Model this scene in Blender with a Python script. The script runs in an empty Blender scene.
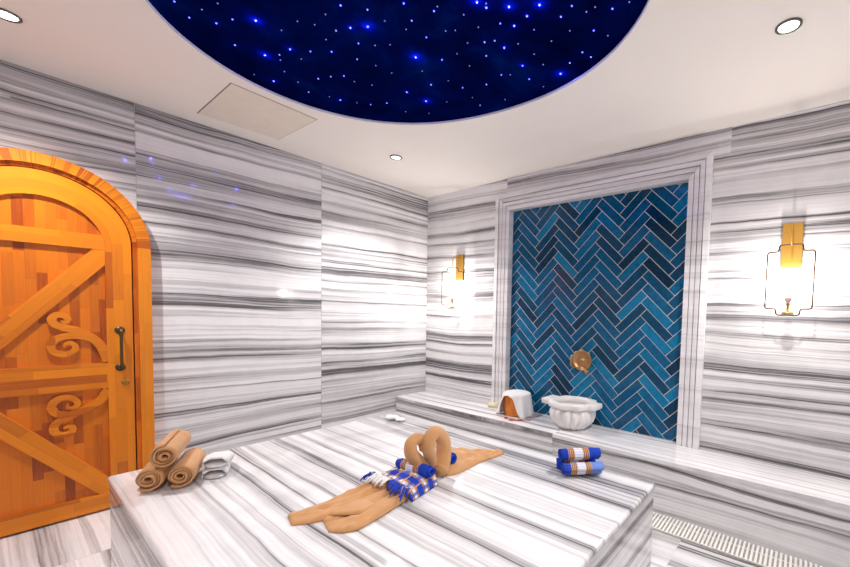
import bpy, bmesh, math, random
from mathutils import Vector, Matrix, noise
random.seed(11)
S = bpy.context.scene
PI = math.pi

# ------------------------------------------------------------------ camera, world, exposure
cd = bpy.data.cameras.new('camera'); cam = bpy.data.objects.new('camera', cd)
S.collection.objects.link(cam); S.camera = cam
CR, CU, CF = (0.797635, 0.602629, 0.024840), (-0.050176, 0.025258, 0.998421), (-0.601050, 0.797622, -0.050384)
cam.matrix_world = Matrix(((CR[0], CU[0], -CF[0], 3.63845), (CR[1], CU[1], -CF[1], -3.15219),
                           (CR[2], CU[2], -CF[2], 1.36617), (0, 0, 0, 1)))
cd.sensor_width = 36; cd.lens = 390.7 / 850 * 36
cd.shift_x = (425 - 509.864) / 850; cd.shift_y = (332.073 - 283.5) / 850
cd.clip_start = 0.02
w = bpy.data.worlds.new('world'); S.world = w; w.use_nodes = True
w.node_tree.nodes['Background'].inputs[0].default_value = (0.02, 0.02, 0.025, 1)
w.node_tree.nodes['Background'].inputs[1].default_value = 0.2
S.view_settings.view_transform = 'Standard'; S.view_settings.look = 'None'
S.view_settings.gamma = 1; S.view_settings.use_curve_mapping = False
S.view_settings.exposure = 0.36
SPOT_W, SCONCE_W, BULB_E = 90.0, 11.0, 0.75
SPOT_COL, SCONCE_COL = (1.0, 0.962, 0.938), (1.0, 0.945, 0.885)
try:
    S.cycles.max_bounces = 14; S.cycles.diffuse_bounces = 8; S.cycles.sample_clamp_indirect = 6
    S.cycles.use_denoising = True
except Exception:
    pass

# ------------------------------------------------------------------ room numbers (metres)
XR, YF, H = 4.13, -4.08, 2.70          # right wall, front wall, ceiling height
FX0, FX1, FZ = 1.075, 3.06, 2.544      # outer edges of the niche frame
FW = 0.160                             # frame width
NX0, NX1, NZ = FX0 + FW, FX1 - FW, FZ - FW
NY = 0.05                              # tile plane
HB, DB, H1 = 0.389, 0.4274, 0.2474     # bench height, depth, joint height
BX0, BX1, BY0, BY1, ZK = 0.995, 3.082, -2.838, -1.164, 0.53   # platform
DY, DZ, DRO, DRI = -2.975, 1.735, 0.485, 0.398               # door arch

# ------------------------------------------------------------------ node helpers
def newmat(name):
    m = bpy.data.materials.new(name); m.use_nodes = True
    nt = m.node_tree; return m, nt, nt.nodes['Principled BSDF']
class NG:
    def __init__(s, nt): s.nt = nt
    def n(s, t, **k):
        x = s.nt.nodes.new(t)
        for a, b in k.items(): setattr(x, a, b)
        return x
    def link(s, a, b): s.nt.links.new(a, b)
    def put(s, sock, v):
        if isinstance(v, bpy.types.NodeSocket): s.link(v, sock)
        else: sock.default_value = v
    def m(s, op, a, b=0.0, c=None, clamp=False):
        x = s.n('ShaderNodeMath', operation=op, use_clamp=clamp)
        s.put(x.inputs[0], a); s.put(x.inputs[1], b)
        if c is not None: s.put(x.inputs[2], c)
        return x.outputs[0]
    def xyz(s, x, y, z):
        c = s.n('ShaderNodeCombineXYZ'); s.put(c.inputs[0], x); s.put(c.inputs[1], y); s.put(c.inputs[2], z); return c.outputs[0]
    def sep(s, v):
        c = s.n('ShaderNodeSeparateXYZ'); s.link(v, c.inputs[0]); return c.outputs
    def noise(s, v, scale=1.0, detail=2.0, rough=0.5, dist=0.0):
        x = s.n('ShaderNodeTexNoise'); s.put(x.inputs['Vector'], v)
        x.inputs['Scale'].default_value = scale; x.inputs['Detail'].default_value = detail
        x.inputs['Roughness'].default_value = rough; x.inputs['Distortion'].default_value = dist
        return x.outputs['Fac']
    def white(s, v):
        x = s.n('ShaderNodeTexWhiteNoise', noise_dimensions='3D'); s.put(x.inputs['Vector'], v); return x.outputs['Value']
    def mapr(s, v, a, b, c=0.0, d=1.0):
        x = s.n('ShaderNodeMapRange'); s.put(x.inputs[0], v)
        for i, q in enumerate((a, b, c, d)): x.inputs[i + 1].default_value = q
        return x.outputs[0]
    def mix(s, f, a, b):
        x = s.n('ShaderNodeMix', data_type='RGBA'); s.put(x.inputs[0], f)
        for i, q in ((6, a), (7, b)):
            if isinstance(q, bpy.types.NodeSocket): s.link(q, x.inputs[i])
            else: x.inputs[i].default_value = (*q, 1)
        return x.outputs[2]
    def ramp(s, v, stops, interp='LINEAR'):
        x = s.n('ShaderNodeValToRGB'); s.put(x.inputs[0], v); r = x.color_ramp; r.interpolation = interp
        while len(r.elements) < len(stops): r.elements.new(0.5)
        for e, (p, c) in zip(r.elements, stops): e.position = p; e.color = (*c, 1)
        return x.outputs[0]
    def bump(s, h, strength, dist=0.002):
        x = s.n('ShaderNodeBump'); s.link(h, x.inputs['Height']); x.inputs['Strength'].default_value = strength
        x.inputs['Distance'].default_value = dist; return x.outputs[0]

def marble(name, horiz, amount=1.0, rough=0.1, freq=4.6, white=(0.86, 0.85, 0.865), grey=(0.115, 0.108, 0.116), fine=1.0, warp=0.11, halo=0.88, thin=0.9):
    m, nt, b = newmat(name); g = NG(nt)
    geo = g.n('ShaderNodeNewGeometry'); X, Y, Z = g.sep(geo.outputs['Position'])
    at = g.n('ShaderNodeAttribute', attribute_name='panel'); pan = at.outputs['Fac']
    if horiz: across, along = Y, X
    else: across, along = Z, g.m('ADD', X, Y)
    pn = g.m('MULTIPLY', pan, 7.13)
    wv = g.noise(g.xyz(g.m('MULTIPLY', along, 0.55), g.m('MULTIPLY', across, 1.1), pn), 1.0, 1.0)
    wf = g.noise(g.xyz(g.m('MULTIPLY', along, 3.0), g.m('MULTIPLY', across, 5.0), pn), 1.0, 3.0, 0.55)
    s_ = g.m('ADD', across, g.m('ADD', g.m('MULTIPLY', g.m('SUBTRACT', wv, 0.5), warp), g.m('MULTIPLY', g.m('SUBTRACT', wf, 0.5), 0.022)))
    s_ = g.m('ADD', s_, g.m('MULTIPLY', pan, 3.7))
    # streaks: many narrow bands with a dark core and a grey halo
    n1 = g.noise(g.xyz(g.m('MULTIPLY', along, 0.20), g.m('MULTIPLY', s_, freq * 2.9), pn), 1.0, 5.0, 0.60)
    zone = g.noise(g.xyz(g.m('MULTIPLY', along, 0.25), g.m('MULTIPLY', s_, freq * 0.75), g.m('ADD', pn, 4.0)), 1.0, 1.0)
    n1 = g.m('ADD', n1, g.m('MULTIPLY', g.m('SUBTRACT', zone, 0.5), 0.22))
    d2 = g.mapr(n1, 0.44, 0.70, 0.0, halo)
    core = g.mapr(n1, 0.54, 0.62, 0.0, 1.0)
    fin = g.noise(g.xyz(g.m('MULTIPLY', along, 0.40), g.m('MULTIPLY', s_, freq * 13.0), pn), 1.0, 5.0, 0.66)
    d3 = g.m('MULTIPLY', g.m('MULTIPLY', g.mapr(fin, 0.47, 0.66, 0.0, 1.0), g.m('ADD', core, 0.16)), 0.85 * fine)
    # sharp-edged seams between beds
    irr = g.noise(g.xyz(pn, g.m('MULTIPLY', s_, 3.1), 0.0), 1.0, 1.0)
    t = g.m('ADD', g.m('MULTIPLY', s_, freq * 1.25), g.m('MULTIPLY', irr, 4.5))
    fl = g.m('FLOOR', t); fr = g.m('FRACT', t)
    amp = g.m('ADD', 0.15, g.m('MULTIPLY', g.white(g.xyz(fl, g.m('FLOOR', g.m('ADD', pn, 0.5)), 3.0)), 0.75))
    saw = g.m('ADD', g.m('MULTIPLY', g.m('POWER', fr, 2.5), 0.20), g.m('MULTIPLY', g.m('POWER', fr, 14.0), 1.0 * thin))
    saw = g.m('MULTIPLY', saw, g.mapr(fr, 0.965, 1.0, 1.0, 0.0))
    var = g.noise(g.xyz(g.m('MULTIPLY', along, 0.8), g.m('MULTIPLY', s_, 9.0), pn), 1.0, 4.0, 0.65)
    d1 = g.m('MULTIPLY', g.m('MULTIPLY', saw, amp), g.mapr(var, 0.30, 0.64, 0.2, 1.3))
    tot = g.m('MULTIPLY', g.m('ADD', g.m('ADD', d1, d2), d3), amount, clamp=True)
    mot = g.noise(geo.outputs['Position'], 9.0, 4.0, 0.6)
    tot = g.m('ADD', tot, g.mapr(mot, 0.45, 0.7, 0.0, 0.05), clamp=True)
    col = g.ramp(tot, [(0.0, white), (0.35, tuple(0.62 * white[i] + 0.38 * grey[i] for i in range(3))), (1.0, grey)])
    g.link(col, b.inputs['Base Color']); b.inputs['Roughness'].default_value = rough
    b.inputs['Specular IOR Level'].default_value = 0.5
    return m

def plain(name, col, rough=0.5, metal=0.0, spec=0.5, bump=None):
    m, nt, b = newmat(name); g = NG(nt)
    tc = g.n('ShaderNodeNewGeometry')
    f = g.noise(tc.outputs['Position'], 14.0 if bump is None else bump[0], 3.0)
    c = g.mix(g.mapr(f, 0.3, 0.7), tuple(q * 0.97 for q in col), tuple(min(1, q * 1.02) for q in col))
    g.link(c, b.inputs['Base Color'])
    b.inputs['Roughness'].default_value = rough; b.inputs['Metallic'].default_value = metal
    b.inputs['Specular IOR Level'].default_value = spec
    if bump: g.link(g.bump(f, bump[1], bump[2]), b.inputs['Normal'])
    return m

def emitter(name, col, strength):
    m, nt, b = newmat(name); b.inputs['Base Color'].default_value = (*col, 1)
    b.inputs['Emission Color'].default_value = (*col, 1); b.inputs['Emission Strength'].default_value = strength
    return m

def wood(name, c1=(0.72, 0.185, 0.004), c2=(0.30, 0.048, 0.002), w_=0.30, h_=0.042):
    m, nt, b = newmat(name); g = NG(nt)
    uv = g.n('ShaderNodeUVMap', uv_map='uv'); U, V, _ = g.sep(uv.outputs[0])
    row = g.m('FLOOR', g.m('DIVIDE', V, h_))
    off = g.white(g.xyz(row, 1.7, 0.3))
    cu = g.m('ADD', g.m('DIVIDE', U, w_), g.m('MULTIPLY', off, 9.0))
    cell = g.white(g.xyz(row, g.m('FLOOR', cu), 5.0))
    grain = g.noise(g.xyz(g.m('MULTIPLY', U, 6.0), g.m('MULTIPLY', V, 120.0), g.m('MULTIPLY', cell, 30.0)), 1.0, 4.0, 0.6, 0.3)
    f = g.m('ADD', g.m('POWER', cell, 1.7), g.m('MULTIPLY', g.m('SUBTRACT', grain, 0.5), 0.7), clamp=True)
    col = g.ramp(f, [(0.0, c1), (0.55, tuple((c1[i] * 0.6 + c2[i] * 0.4) for i in range(3))), (1.0, c2)])
    fv = g.m('FRACT', g.m('DIVIDE', V, h_)); fu = g.m('FRACT', cu)
    seam = g.m('ADD', g.m('LESS_THAN', fv, 0.025), g.m('LESS_THAN', fu, 0.005), clamp=True)
    col = g.mix(g.m('MULTIPLY', seam, 0.35), col, (0.25, 0.06, 0.008))
    g.link(col, b.inputs['Base Color']); b.inputs['Roughness'].default_value = 0.32
    g.link(g.bump(grain, 0.12, 0.001), b.inputs['Normal'])
    return m

def terry(name, col, dark):
    m, nt, b = newmat(name); g = NG(nt)
    geo = g.n('ShaderNodeNewGeometry')
    f = g.noise(geo.outputs['Position'], 420.0, 2.0, 0.7); f2 = g.noise(geo.outputs['Position'], 18.0, 3.0)
    c = g.mix(g.m('MULTIPLY', g.m('ADD', f, f2), 0.5), dark, col)
    g.link(c, b.inputs['Base Color']); b.inputs['Roughness'].default_value = 0.95
    b.inputs['Specular IOR Level'].default_value = 0.1
    b.inputs['Sheen Weight'].default_value = 0.25; b.inputs['Sheen Roughness'].default_value = 0.6
    g.link(g.bump(f, 0.7, 0.003), b.inputs['Normal'])
    return m

BLUE, LBLUE, GOLD, BROWN, CREAM = (0.012, 0.05, 0.42), (0.16, 0.27, 0.68), (0.66, 0.36, 0.10), (0.22, 0.10, 0.06), (0.74, 0.75, 0.84)
def plaid(name, light=False, reps=1.0, cross=False):
    m, nt, b = newmat(name); g = NG(nt)
    uv = g.n('ShaderNodeUVMap', uv_map='uv'); U, V, _ = g.sep(uv.outputs[0])
    e = LBLUE if light else BLUE
    def stripe(a, bb): # gold thread group between a and bb
        k = (bb - a) / 7; return [(a + k * i, GOLD if i % 2 == 0 else BROWN) for i in range(7)]
    st = [(0.0, BLUE)] + stripe(0.15, 0.32) + [(0.32, CREAM)] + stripe(0.54, 0.71) + [(0.71, e)]
    uu = g.m('FRACT', g.m('MULTIPLY', U, reps)) if reps != 1.0 else U
    col = g.ramp(uu, st, 'CONSTANT')
    wv = g.m('FRACT', g.m('MULTIPLY', V, 16.0))
    col = g.mix(g.m('MULTIPLY', g.m('LESS_THAN', wv, 0.35), 0.30), col, LBLUE if light else BLUE)
    if cross:
        cv = g.m('FRACT', g.m('MULTIPLY', V, 9.0))
        col = g.mix(g.m('MULTIPLY', g.m('LESS_THAN', cv, 0.30), 0.75), col, BLUE)
        col = g.mix(g.m('MULTIPLY', g.m('LESS_THAN', g.m('ABSOLUTE', g.m('SUBTRACT', cv, 0.62)), 0.07), 0.7), col, GOLD)
    geo = g.n('ShaderNodeNewGeometry'); f = g.noise(geo.outputs['Position'], 300.0, 2.0)
    g.link(col, b.inputs['Base Color']); b.inputs['Roughness'].default_value = 0.85
    b.inputs['Specular IOR Level'].default_value = 0.2
    g.link(g.bump(f, 0.3, 0.001), b.inputs['Normal'])
    return m

M = {}
M['wall'] = marble('wall_marble', False, 1.0, 0.06, freq=6.2)
M['wall_soft'] = marble('frame_marble', False, 0.30, 0.12, fine=0.4)
M['flat'] = marble('slab_marble', True, 0.95, 0.07, freq=6.0, halo=0.72, warp=0.06)
M['floor'] = marble('floor_marble', True, 0.8, 0.10, freq=4.0)
M['bench_top'] = marble('bench_top_marble', True, 0.62, 0.10, freq=9.0)
M['side'] = marble('side_marble', False, 1.0, 0.10, freq=7.5)
M['ceiling'] = plain('ceiling_paint', (0.885, 0.835, 0.79), 0.8, bump=(1.2, 0.02, 0.001))
M['hatch'] = plain('hatch_paint', (0.80, 0.725, 0.63), 0.7)
M['wood_v'] = wood('door_wood')
M['wood_rail'] = wood('door_rail_wood', (0.80, 0.24, 0.006), (0.44, 0.09, 0.003), 0.36, 0.05)
M['brass'] = plain('brushed_brass', (0.50, 0.27, 0.055), 0.40, 0.75, bump=(60, 0.1, 0.001))
M['wire'] = plain('lantern_wire_brass', (0.06, 0.028, 0.009), 0.55, 0.0, spec=0.2)
M['bronze'] = plain('dark_bronze', (0.10, 0.065, 0.03), 0.4, 0.7)
M['rosebrass'] = plain('aged_brass', (0.50, 0.29, 0.13), 0.30, 0.85, bump=(45, 0.8, 0.005))
M['tan'] = terry('tan_towelling', (0.72, 0.395, 0.175), (0.50, 0.235, 0.085))
M['blue'] = plaid('blue_striped_cotton'); M['bluel'] = plaid('blue_striped_cotton_faded', True)
M['plaid'] = plaid('blue_plaid_cotton', False, 2.0, True)
M['thread_blue'] = plain('blue_thread', BLUE, 0.9); M['thread_white'] = plain('white_thread', (0.8, 0.79, 0.8), 0.9)
M['thread_gold'] = plain('gold_thread', GOLD, 0.9)
M['cloth'] = terry('white_cotton', (0.86, 0.85, 0.85), (0.78, 0.77, 0.77))
M['basin'] = plain('basin_marble', (0.84, 0.82, 0.81), 0.35, bump=(7, 0.15, 0.004))
M['copper'] = plain('orange_copper', (0.90, 0.27, 0.025), 0.5, 0.0, bump=(70, 1.0, 0.012))
M['soap'] = plain('yellow_soap', (0.80, 0.74, 0.52), 0.5)
M['red'] = plain('red_ribbon', (0.55, 0.05, 0.04), 0.6)
M['white_plastic'] = plain('white_plastic', (0.86, 0.85, 0.82), 0.35)
M['dark'] = plain('gap_shade_black', (0.05, 0.045, 0.04), 0.8)  # shade inside the door gap, put in as a near-black colour
M['grout'] = plain('joint_grout', (0.80, 0.77, 0.68), 0.85)
M['chrome'] = plain('dark_metal_ring', (0.16, 0.155, 0.15), 0.25, 0.9)
M['lens'] = emitter('downlight_lens', (1.0, 0.97, 0.95), 3.0)
M['bulb'] = emitter('candle_bulb_glass', (0.30, 0.20, 0.18), BULB_E)
M['star'] = emitter('star_fibre_tip', (0.14, 0.16, 1.0), 2.2)
M['star_dim'] = emitter('faint_star_fibre_tip', (0.30, 0.26, 0.75), 0.55)
# starry ceiling cloth: printed navy with paler blue wisps
m, nt, b = newmat('night_sky_cloth'); g = NG(nt); geo = g.n('ShaderNodeNewGeometry')
f = g.noise(geo.outputs['Position'], 2.3, 5.0, 0.65, 0.6)
g.link(g.ramp(f, [(0.35, (0.0003, 0.001, 0.024)), (0.55, (0.0003, 0.0035, 0.06)), (0.8, (0.001, 0.014, 0.13))]), b.inputs['Base Color'])
b.inputs['Roughness'].default_value = 0.9; b.inputs['Specular IOR Level'].default_value = 0.0; M['sky'] = m
# glazed teal tile, one tone per tile
m, nt, b = newmat('glazed_teal_tile'); g = NG(nt); at = g.n('ShaderNodeAttribute', attribute_name='panel'); geo = g.n('ShaderNodeNewGeometry')
f = g.noise(geo.outputs['Position'], 26.0, 4.0, 0.65, 0.8)
v = g.m('ADD', at.outputs['Fac'], g.m('MULTIPLY', g.m('SUBTRACT', f, 0.5), 0.95), clamp=True)
g.link(g.ramp(v, [(0.0, (0.0005, 0.022, 0.060)), (0.35, (0.0005, 0.055, 0.125)), (0.7, (0.001, 0.105, 0.245)), (1.0, (0.0015, 0.20, 0.40))]), b.inputs['Base Color'])
b.inputs['Roughness'].default_value = 0.12; b.inputs['Specular IOR Level'].default_value = 0.32; g.link(g.bump(f, 0.10, 0.003), b.inputs['Normal']); M['tile'] = m
# clear crinkled plastic
m, nt, b = newmat('clear_plastic_film'); g = NG(nt); out = nt.nodes['Material Output']
tr = g.n('ShaderNodeBsdfTransparent'); gl = g.n('ShaderNodeBsdfGlossy'); gl.inputs['Roughness'].default_value = 0.1
mx = g.n('ShaderNodeMixShader'); mx.inputs[0].default_value = 0.08
g.link(tr.outputs[0], mx.inputs[1]); g.link(gl.outputs[0], mx.inputs[2]); g.link(mx.outputs[0], out.inputs[0]); M['film'] = m

# ------------------------------------------------------------------ object helpers
ORG = {}
def link(o): S.collection.objects.link(o); return o
def thing(name, label, cat, loc, group=None, kind=None):
    o = link(bpy.data.objects.new(name, None)); o.location = loc; o.empty_display_size = 0.1
    if label: o['label'] = label
    if cat: o['category'] = cat
    if group: o['group'] = group
    if kind: o['kind'] = kind
    ORG[o] = Vector(loc); return o
def obj(name, bm, mat, parent=None, uv=None, smooth=False, label=None, mats=None):
    bmesh.ops.recalc_face_normals(bm, faces=bm.faces)
    if uv:
        L = bm.loops.layers.uv.get('uv') or bm.loops.layers.uv.new('uv')
        for f_ in bm.faces:
            for l in f_.loops: l[L].uv = uv(l.vert.co, f_)
    if smooth:
        for f_ in bm.faces: f_.smooth = True
    if parent is not None and ORG[parent].length: bm.transform(Matrix.Translation(-ORG[parent]))
    me = bpy.data.meshes.new(name); bm.to_mesh(me); bm.free()
    for q in (mats or [mat]): me.materials.append(q)
    o = link(bpy.data.objects.new(name, me))
    if parent is not None: o.parent = parent; ORG[o] = ORG[parent]
    else: ORG[o] = Vector((0, 0, 0))
    if smooth == 'auto':
        try: me.shade_auto_smooth()
        except Exception: pass
    if label: o['label'] = label
    return o
def tag(o, label=None, cat=None, group=None, kind=None):
    for k, v_ in (('label', label), ('category', cat), ('group', group), ('kind', kind)):
        if v_: o[k] = v_
    return o
def B():
    bm = bmesh.new(); bm.faces.layers.float.new('panel'); return bm
def setpanel(bm, faces, val):
    L = bm.faces.layers.float.get('panel') or bm.faces.layers.float.new('panel')
    for f_ in faces: f_[L] = val
def box(bm, x0, x1, y0, y1, z0, z1, bev=0.0, seg=2, panel=None, mat=0):
    old = set(bm.faces)
    r = bmesh.ops.create_cube(bm, size=1.0)
    bmesh.ops.transform(bm, matrix=Matrix.Translation(((x0 + x1) / 2, (y0 + y1) / 2, (z0 + z1) / 2)) @ Matrix.Diagonal((x1 - x0, y1 - y0, z1 - z0, 1)), verts=r['verts'])
    fs = list({f_ for v_ in r['verts'] for f_ in v_.link_faces})
    if bev:
        es = list({e for f_ in fs for e in f_.edges})
        bmesh.ops.bevel(bm, geom=es, offset=bev, segments=seg, profile=0.5, affect='EDGES')
        fs = [f_ for f_ in bm.faces if f_ not in old]
    for f_ in fs: f_.material_index = mat
    if panel is not None: setpanel(bm, fs, panel)
    return fs
def prism(bm, poly, axis, a, b_):
    """extrude a polygon drawn in the other two axes (in xyz order) from a to b_ along axis"""
    def P(p, t):
        if axis == 0: return (t, p[0], p[1])
        if axis == 1: return (p[0], t, p[1])
        return (p[0], p[1], t)
    A = [bm.verts.new(P(p, a)) for p in poly]; C = [bm.verts.new(P(p, b_)) for p in poly]
    n = len(poly); fs = [bm.faces.new(A), bm.faces.new(C[::-1])]
    for i in range(n): fs.append(bm.faces.new((A[i], C[i], C[(i + 1) % n], A[(i + 1) % n])))
    return fs
def band(bm, pa, pb, axis, a, b_):
    """solid strip between two polylines pa and pb, extruded"""
    def P(p, t):
        if axis == 0: return (t, p[0], p[1])
        if axis == 1: return (p[0], t, p[1])
        return (p[0], p[1], t)
    rows = [[bm.verts.new(P(x, t)) for x in q] for q, t in ((pa, a), (pb, a), (pb, b_), (pa, b_))]
    n = len(pa)
    for k in range(4):
        r, s_ = rows[k], rows[(k + 1) % 4]
        for i in range(n - 1): bm.faces.new((r[i], r[i + 1], s_[i + 1], s_[i]))
    for i in (0, n - 1): bm.faces.new([r[i] for r in rows])
def cat(pts, n, closed=False):
    """Catmull-Rom resample"""
    P = [Vector(p) for p in pts]; out = []
    m_ = len(P) - (0 if closed else 1)
    for k in range(n):
        t = k / (n if closed else n - 1) * m_; i = min(int(t), m_ - 1); f_ = t - i
        if closed: a, b_, c, d = (P[(i + j) % len(P)] for j in (-1, 0, 1, 2))
        else: a, b_, c, d = (P[min(max(i + j, 0), len(P) - 1)] for j in (-1, 0, 1, 2))
        out.append(0.5 * ((2 * b_) + (c - a) * f_ + (2 * a - 5 * b_ + 4 * c - d) * f_ * f_ + (3 * b_ - a - 3 * c + d) * f_ ** 3))
    return out
def tube(bm, pts, rad, n=10, closed=False, flat=1.0, wob=0.0, seed=0.0):
    pts = [Vector(p) for p in pts]; N = len(pts); rings = []
    R = rad if hasattr(rad, '__len__') else [rad] * N
    up = None
    for i, p in enumerate(pts):
        if closed: t = (pts[(i + 1) % N] - pts[i - 1])
        else: t = pts[min(i + 1, N - 1)] - pts[max(i - 1, 0)]
        t.normalize()
        if up is None:
            up = Vector((0, 0, 1)) if abs(t.z) < 0.9 else Vector((1, 0, 0))
        a = (up - t * up.dot(t))
        if a.length < 1e-5: a = t.orthogonal()
        a.normalize(); c = t.cross(a); up = a
        ring = []
        for k in range(n):
            th = 2 * PI * k / n; rr = R[i]
            if wob: rr *= 1 + wob * noise.noise(Vector((p.x * 22 + math.cos(th) * 1.2 + seed, p.y * 22 + math.sin(th) * 1.2, p.z * 22)))
            ring.append(bm.verts.new(p + (a * math.cos(th) * flat + c * math.sin(th)) * rr))
        rings.append(ring)
    for i in range(N if closed else N - 1):
        r, s_ = rings[i], rings[(i + 1) % N]
        for k in range(n): bm.faces.new((r[k], r[(k + 1) % n], s_[(k + 1) % n], s_[k]))
    if not closed: bm.faces.new(rings[0][::-1]); bm.faces.new(rings[-1])
def lathe(bm, prof, c, n=32, mat=None, rfun=None, axis='z'):
    """prof: (r, h) list; revolve about axis through c"""
    rings = []
    for j, (r, h) in enumerate(prof):
        ring = []
        for k in range(n):
            th = 2 * PI * k / n; q = rfun(th, j, r) if rfun else r
            x, y = q * math.cos(th), q * math.sin(th)
            v_ = (x, y, h) if axis == 'z' else (x, -h, y)   # axis 'y': profile grows towards the room (-y)
            ring.append(bm.verts.new((c[0] + v_[0], c[1] + v_[1], c[2] + v_[2])))
        rings.append(ring)
    for r, s_ in zip(rings, rings[1:]):
        for k in range(n): bm.faces.new((r[k], r[(k + 1) % n], s_[(k + 1) % n], s_[k]))
    bm.faces.new(rings[0][::-1]); bm.faces.new(rings[-1])
def arc(cx, cy, r, a0, a1, n): return [(cx + r * math.cos(a0 + (a1 - a0) * i / n), cy + r * math.sin(a0 + (a1 - a0) * i / n)) for i in range(n + 1)]

# ------------------------------------------------------------------ room shell
def struct(name, bm, mat, **k): return tag(obj(name, bm, mat, **k), kind='structure')
T = 0.12; GAP = 0.0012
# floor tiles with thin joints
bm = B(); k = 0
xs = [0, 0.62, 1.24, 1.86, 2.48, 3.10, 3.72, XR]; ys = [YF, -3.48, -2.86, -2.24, -1.62, -1.0, -0.62, 0]
for i in range(len(xs) - 1):
    for j in range(len(ys) - 1):
        k += 1; box(bm, xs[i] + GAP, xs[i + 1] - GAP, ys[j] + GAP, ys[j + 1] - GAP, -0.02, 0, panel=1 + 0.37 * ((k * 7) % 5) * 0.5)
box(bm, -T, XR + T, YF - T, T, -0.1, -0.003, panel=0.0, mat=1)
struct('floor', bm, None, mats=[M['floor'], M['grout']])
# left wall: slabs of 1.265 m and a low course beneath the joint
bm = B(); seams = [YF, -3.81, -2.545, -1.2804, 0.0]
for i in range(4):
    box(bm, -T, 0, seams[i] + GAP, seams[i + 1] - GAP, H1 + GAP, H, panel=[2.0, 1.35, 0.55, 1.05][i])
    box(bm, -T, 0, seams[i] + GAP, seams[i + 1] - GAP, 0.0, H1 - GAP, panel=[0.2, 2.3, 1.7, 0.9][i])
box(bm, -T, -0.004, YF, 0, 0, H, panel=1.0, mat=1)
struct('wall_left', bm, None, mats=[M['wall'], M['grout']])
# back wall around the niche
bm = B()
box(bm, -T, NX0 - 0.004, 0, T, 0, H, panel=2.6); box(bm, NX1 + 0.004, XR + T, 0, T, 0, H, panel=3.15)
box(bm, NX0 - 0.004, NX1 + 0.004, 0, T, NZ + 0.004, H, panel=1.9); box(bm, NX0 - 0.004, NX1 + 0.004, 0, T, 0, HB - 0.031, panel=1.9)
box(bm, 1.19, 3.165, -0.004, 0, FZ - 0.02, H, panel=1.45)
box(bm, NX0 - 0.02, NX1 + 0.02, NY + 0.0025, T, HB - 0.02, NZ + 0.02, panel=1.9, mat=1)
struct('wall_back', bm, None, mats=[M['wall'], M['grout']])
bm = B(); box(bm, XR, XR + T, YF - T, T, 0, H, panel=0.8); struct('wall_right', bm, M['wall'])
bm = B(); box(bm, -T, XR + T, YF - T, YF, 0, H, panel=1.6); struct('wall_front', bm, M['wall'])
# herringbone of glazed tiles
W_, n_ = 0.0745, 4
def rot(u, v_): return ((u - v_) * W_ / math.sqrt(2), (u + v_) * W_ / math.sqrt(2))
PX, PZ = 1.7160 - 3 * W_ / math.sqrt(2), 2.2102 - 5 * W_ / math.sqrt(2)
bm = B(); tl = bm.faces.layers.float.get('panel')
def clip(poly):
    for ax, lim, sg in ((0, NX0 + 0.001, 1), (0, NX1 - 0.001, -1), (1, HB + 0.001, 1), (1, NZ - 0.001, -1)):
        out = []
        for i in range(len(poly)):
            p, q = poly[i - 1], poly[i]; ip, iq = sg * (p[ax] - lim) >= 0, sg * (q[ax] - lim) >= 0
            if ip != iq:
                t = (lim - p[ax]) / (q[ax] - p[ax]); out.append((p[0] + (q[0] - p[0]) * t, p[1] + (q[1] - p[1]) * t))
            if iq: out.append(q)
        poly = out
        if len(poly) < 3: return None
    return poly
gj = 0.036
for a in range(-60, 60):
    for bb in range(-8, 9):
        for kind in (0, 1):
            u0 = a + 2 * n_ * bb
            if kind == 0: rc = (u0 + gj, u0 + n_ - gj, a + gj, a + 1 - gj)
            else: rc = (u0 + n_ + gj, u0 + n_ + 1 - gj, a - n_ + 1 + gj, a + 1 - gj)
            poly = [rot(rc[0], rc[2]), rot(rc[1], rc[2]), rot(rc[1], rc[3]), rot(rc[0], rc[3])]
            poly = clip([(p[0] + PX, p[1] + PZ) for p in poly])
            if not poly: continue
            A_ = sum(p[0] * q[1] - q[0] * p[1] for p, q in zip(poly, poly[1:] + poly[:1]))
            if abs(A_) < 1e-4: continue
            val = min(1, max(0, random.gauss(0.56, 0.22)))
            tilt = random.uniform(-0.0008, 0.0008)
            for f_ in prism(bm, poly, 1, NY + tilt, NY + 0.006): f_[tl] = val
struct('wall_niche', bm, M['tile'])
# stepped marble frame round the niche
bm = B(); prof = [(0.0, 0.0), (0.0, 0.040), (0.040, 0.044), (0.041, 0.016), (0.047, 0.016), (0.048, 0.034), (0.078, 0.030), (0.079, 0.012), (0.085, 0.012), (0.086, 0.030), (0.116, 0.026), (0.117, 0.008), (0.123, 0.008), (0.124, 0.022), (FW, 0.018), (FW, -NY)]
corners = [(FX0, HB + 0.001, 1, 0), (FX0, FZ, 1, -1), (FX1, FZ, -1, -1), (FX1, HB + 0.001, -1, 0)]
rows = [[bm.verts.new((cx + sx * d, -p_ - 0.0045, cz + sz * d)) for d, p_ in prof] for cx, cz, sx, sz in corners]
for i, (r, s_) in enumerate(zip(rows, rows[1:])):
    fs = [bm.faces.new((r[k], r[k + 1], s_[k + 1], s_[k])) for k in range(len(prof) - 1)]
    setpanel(bm, fs, [0.3, 1.2, 2.1][i])
struct('trim_1', bm, M['wall_soft'])
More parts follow.
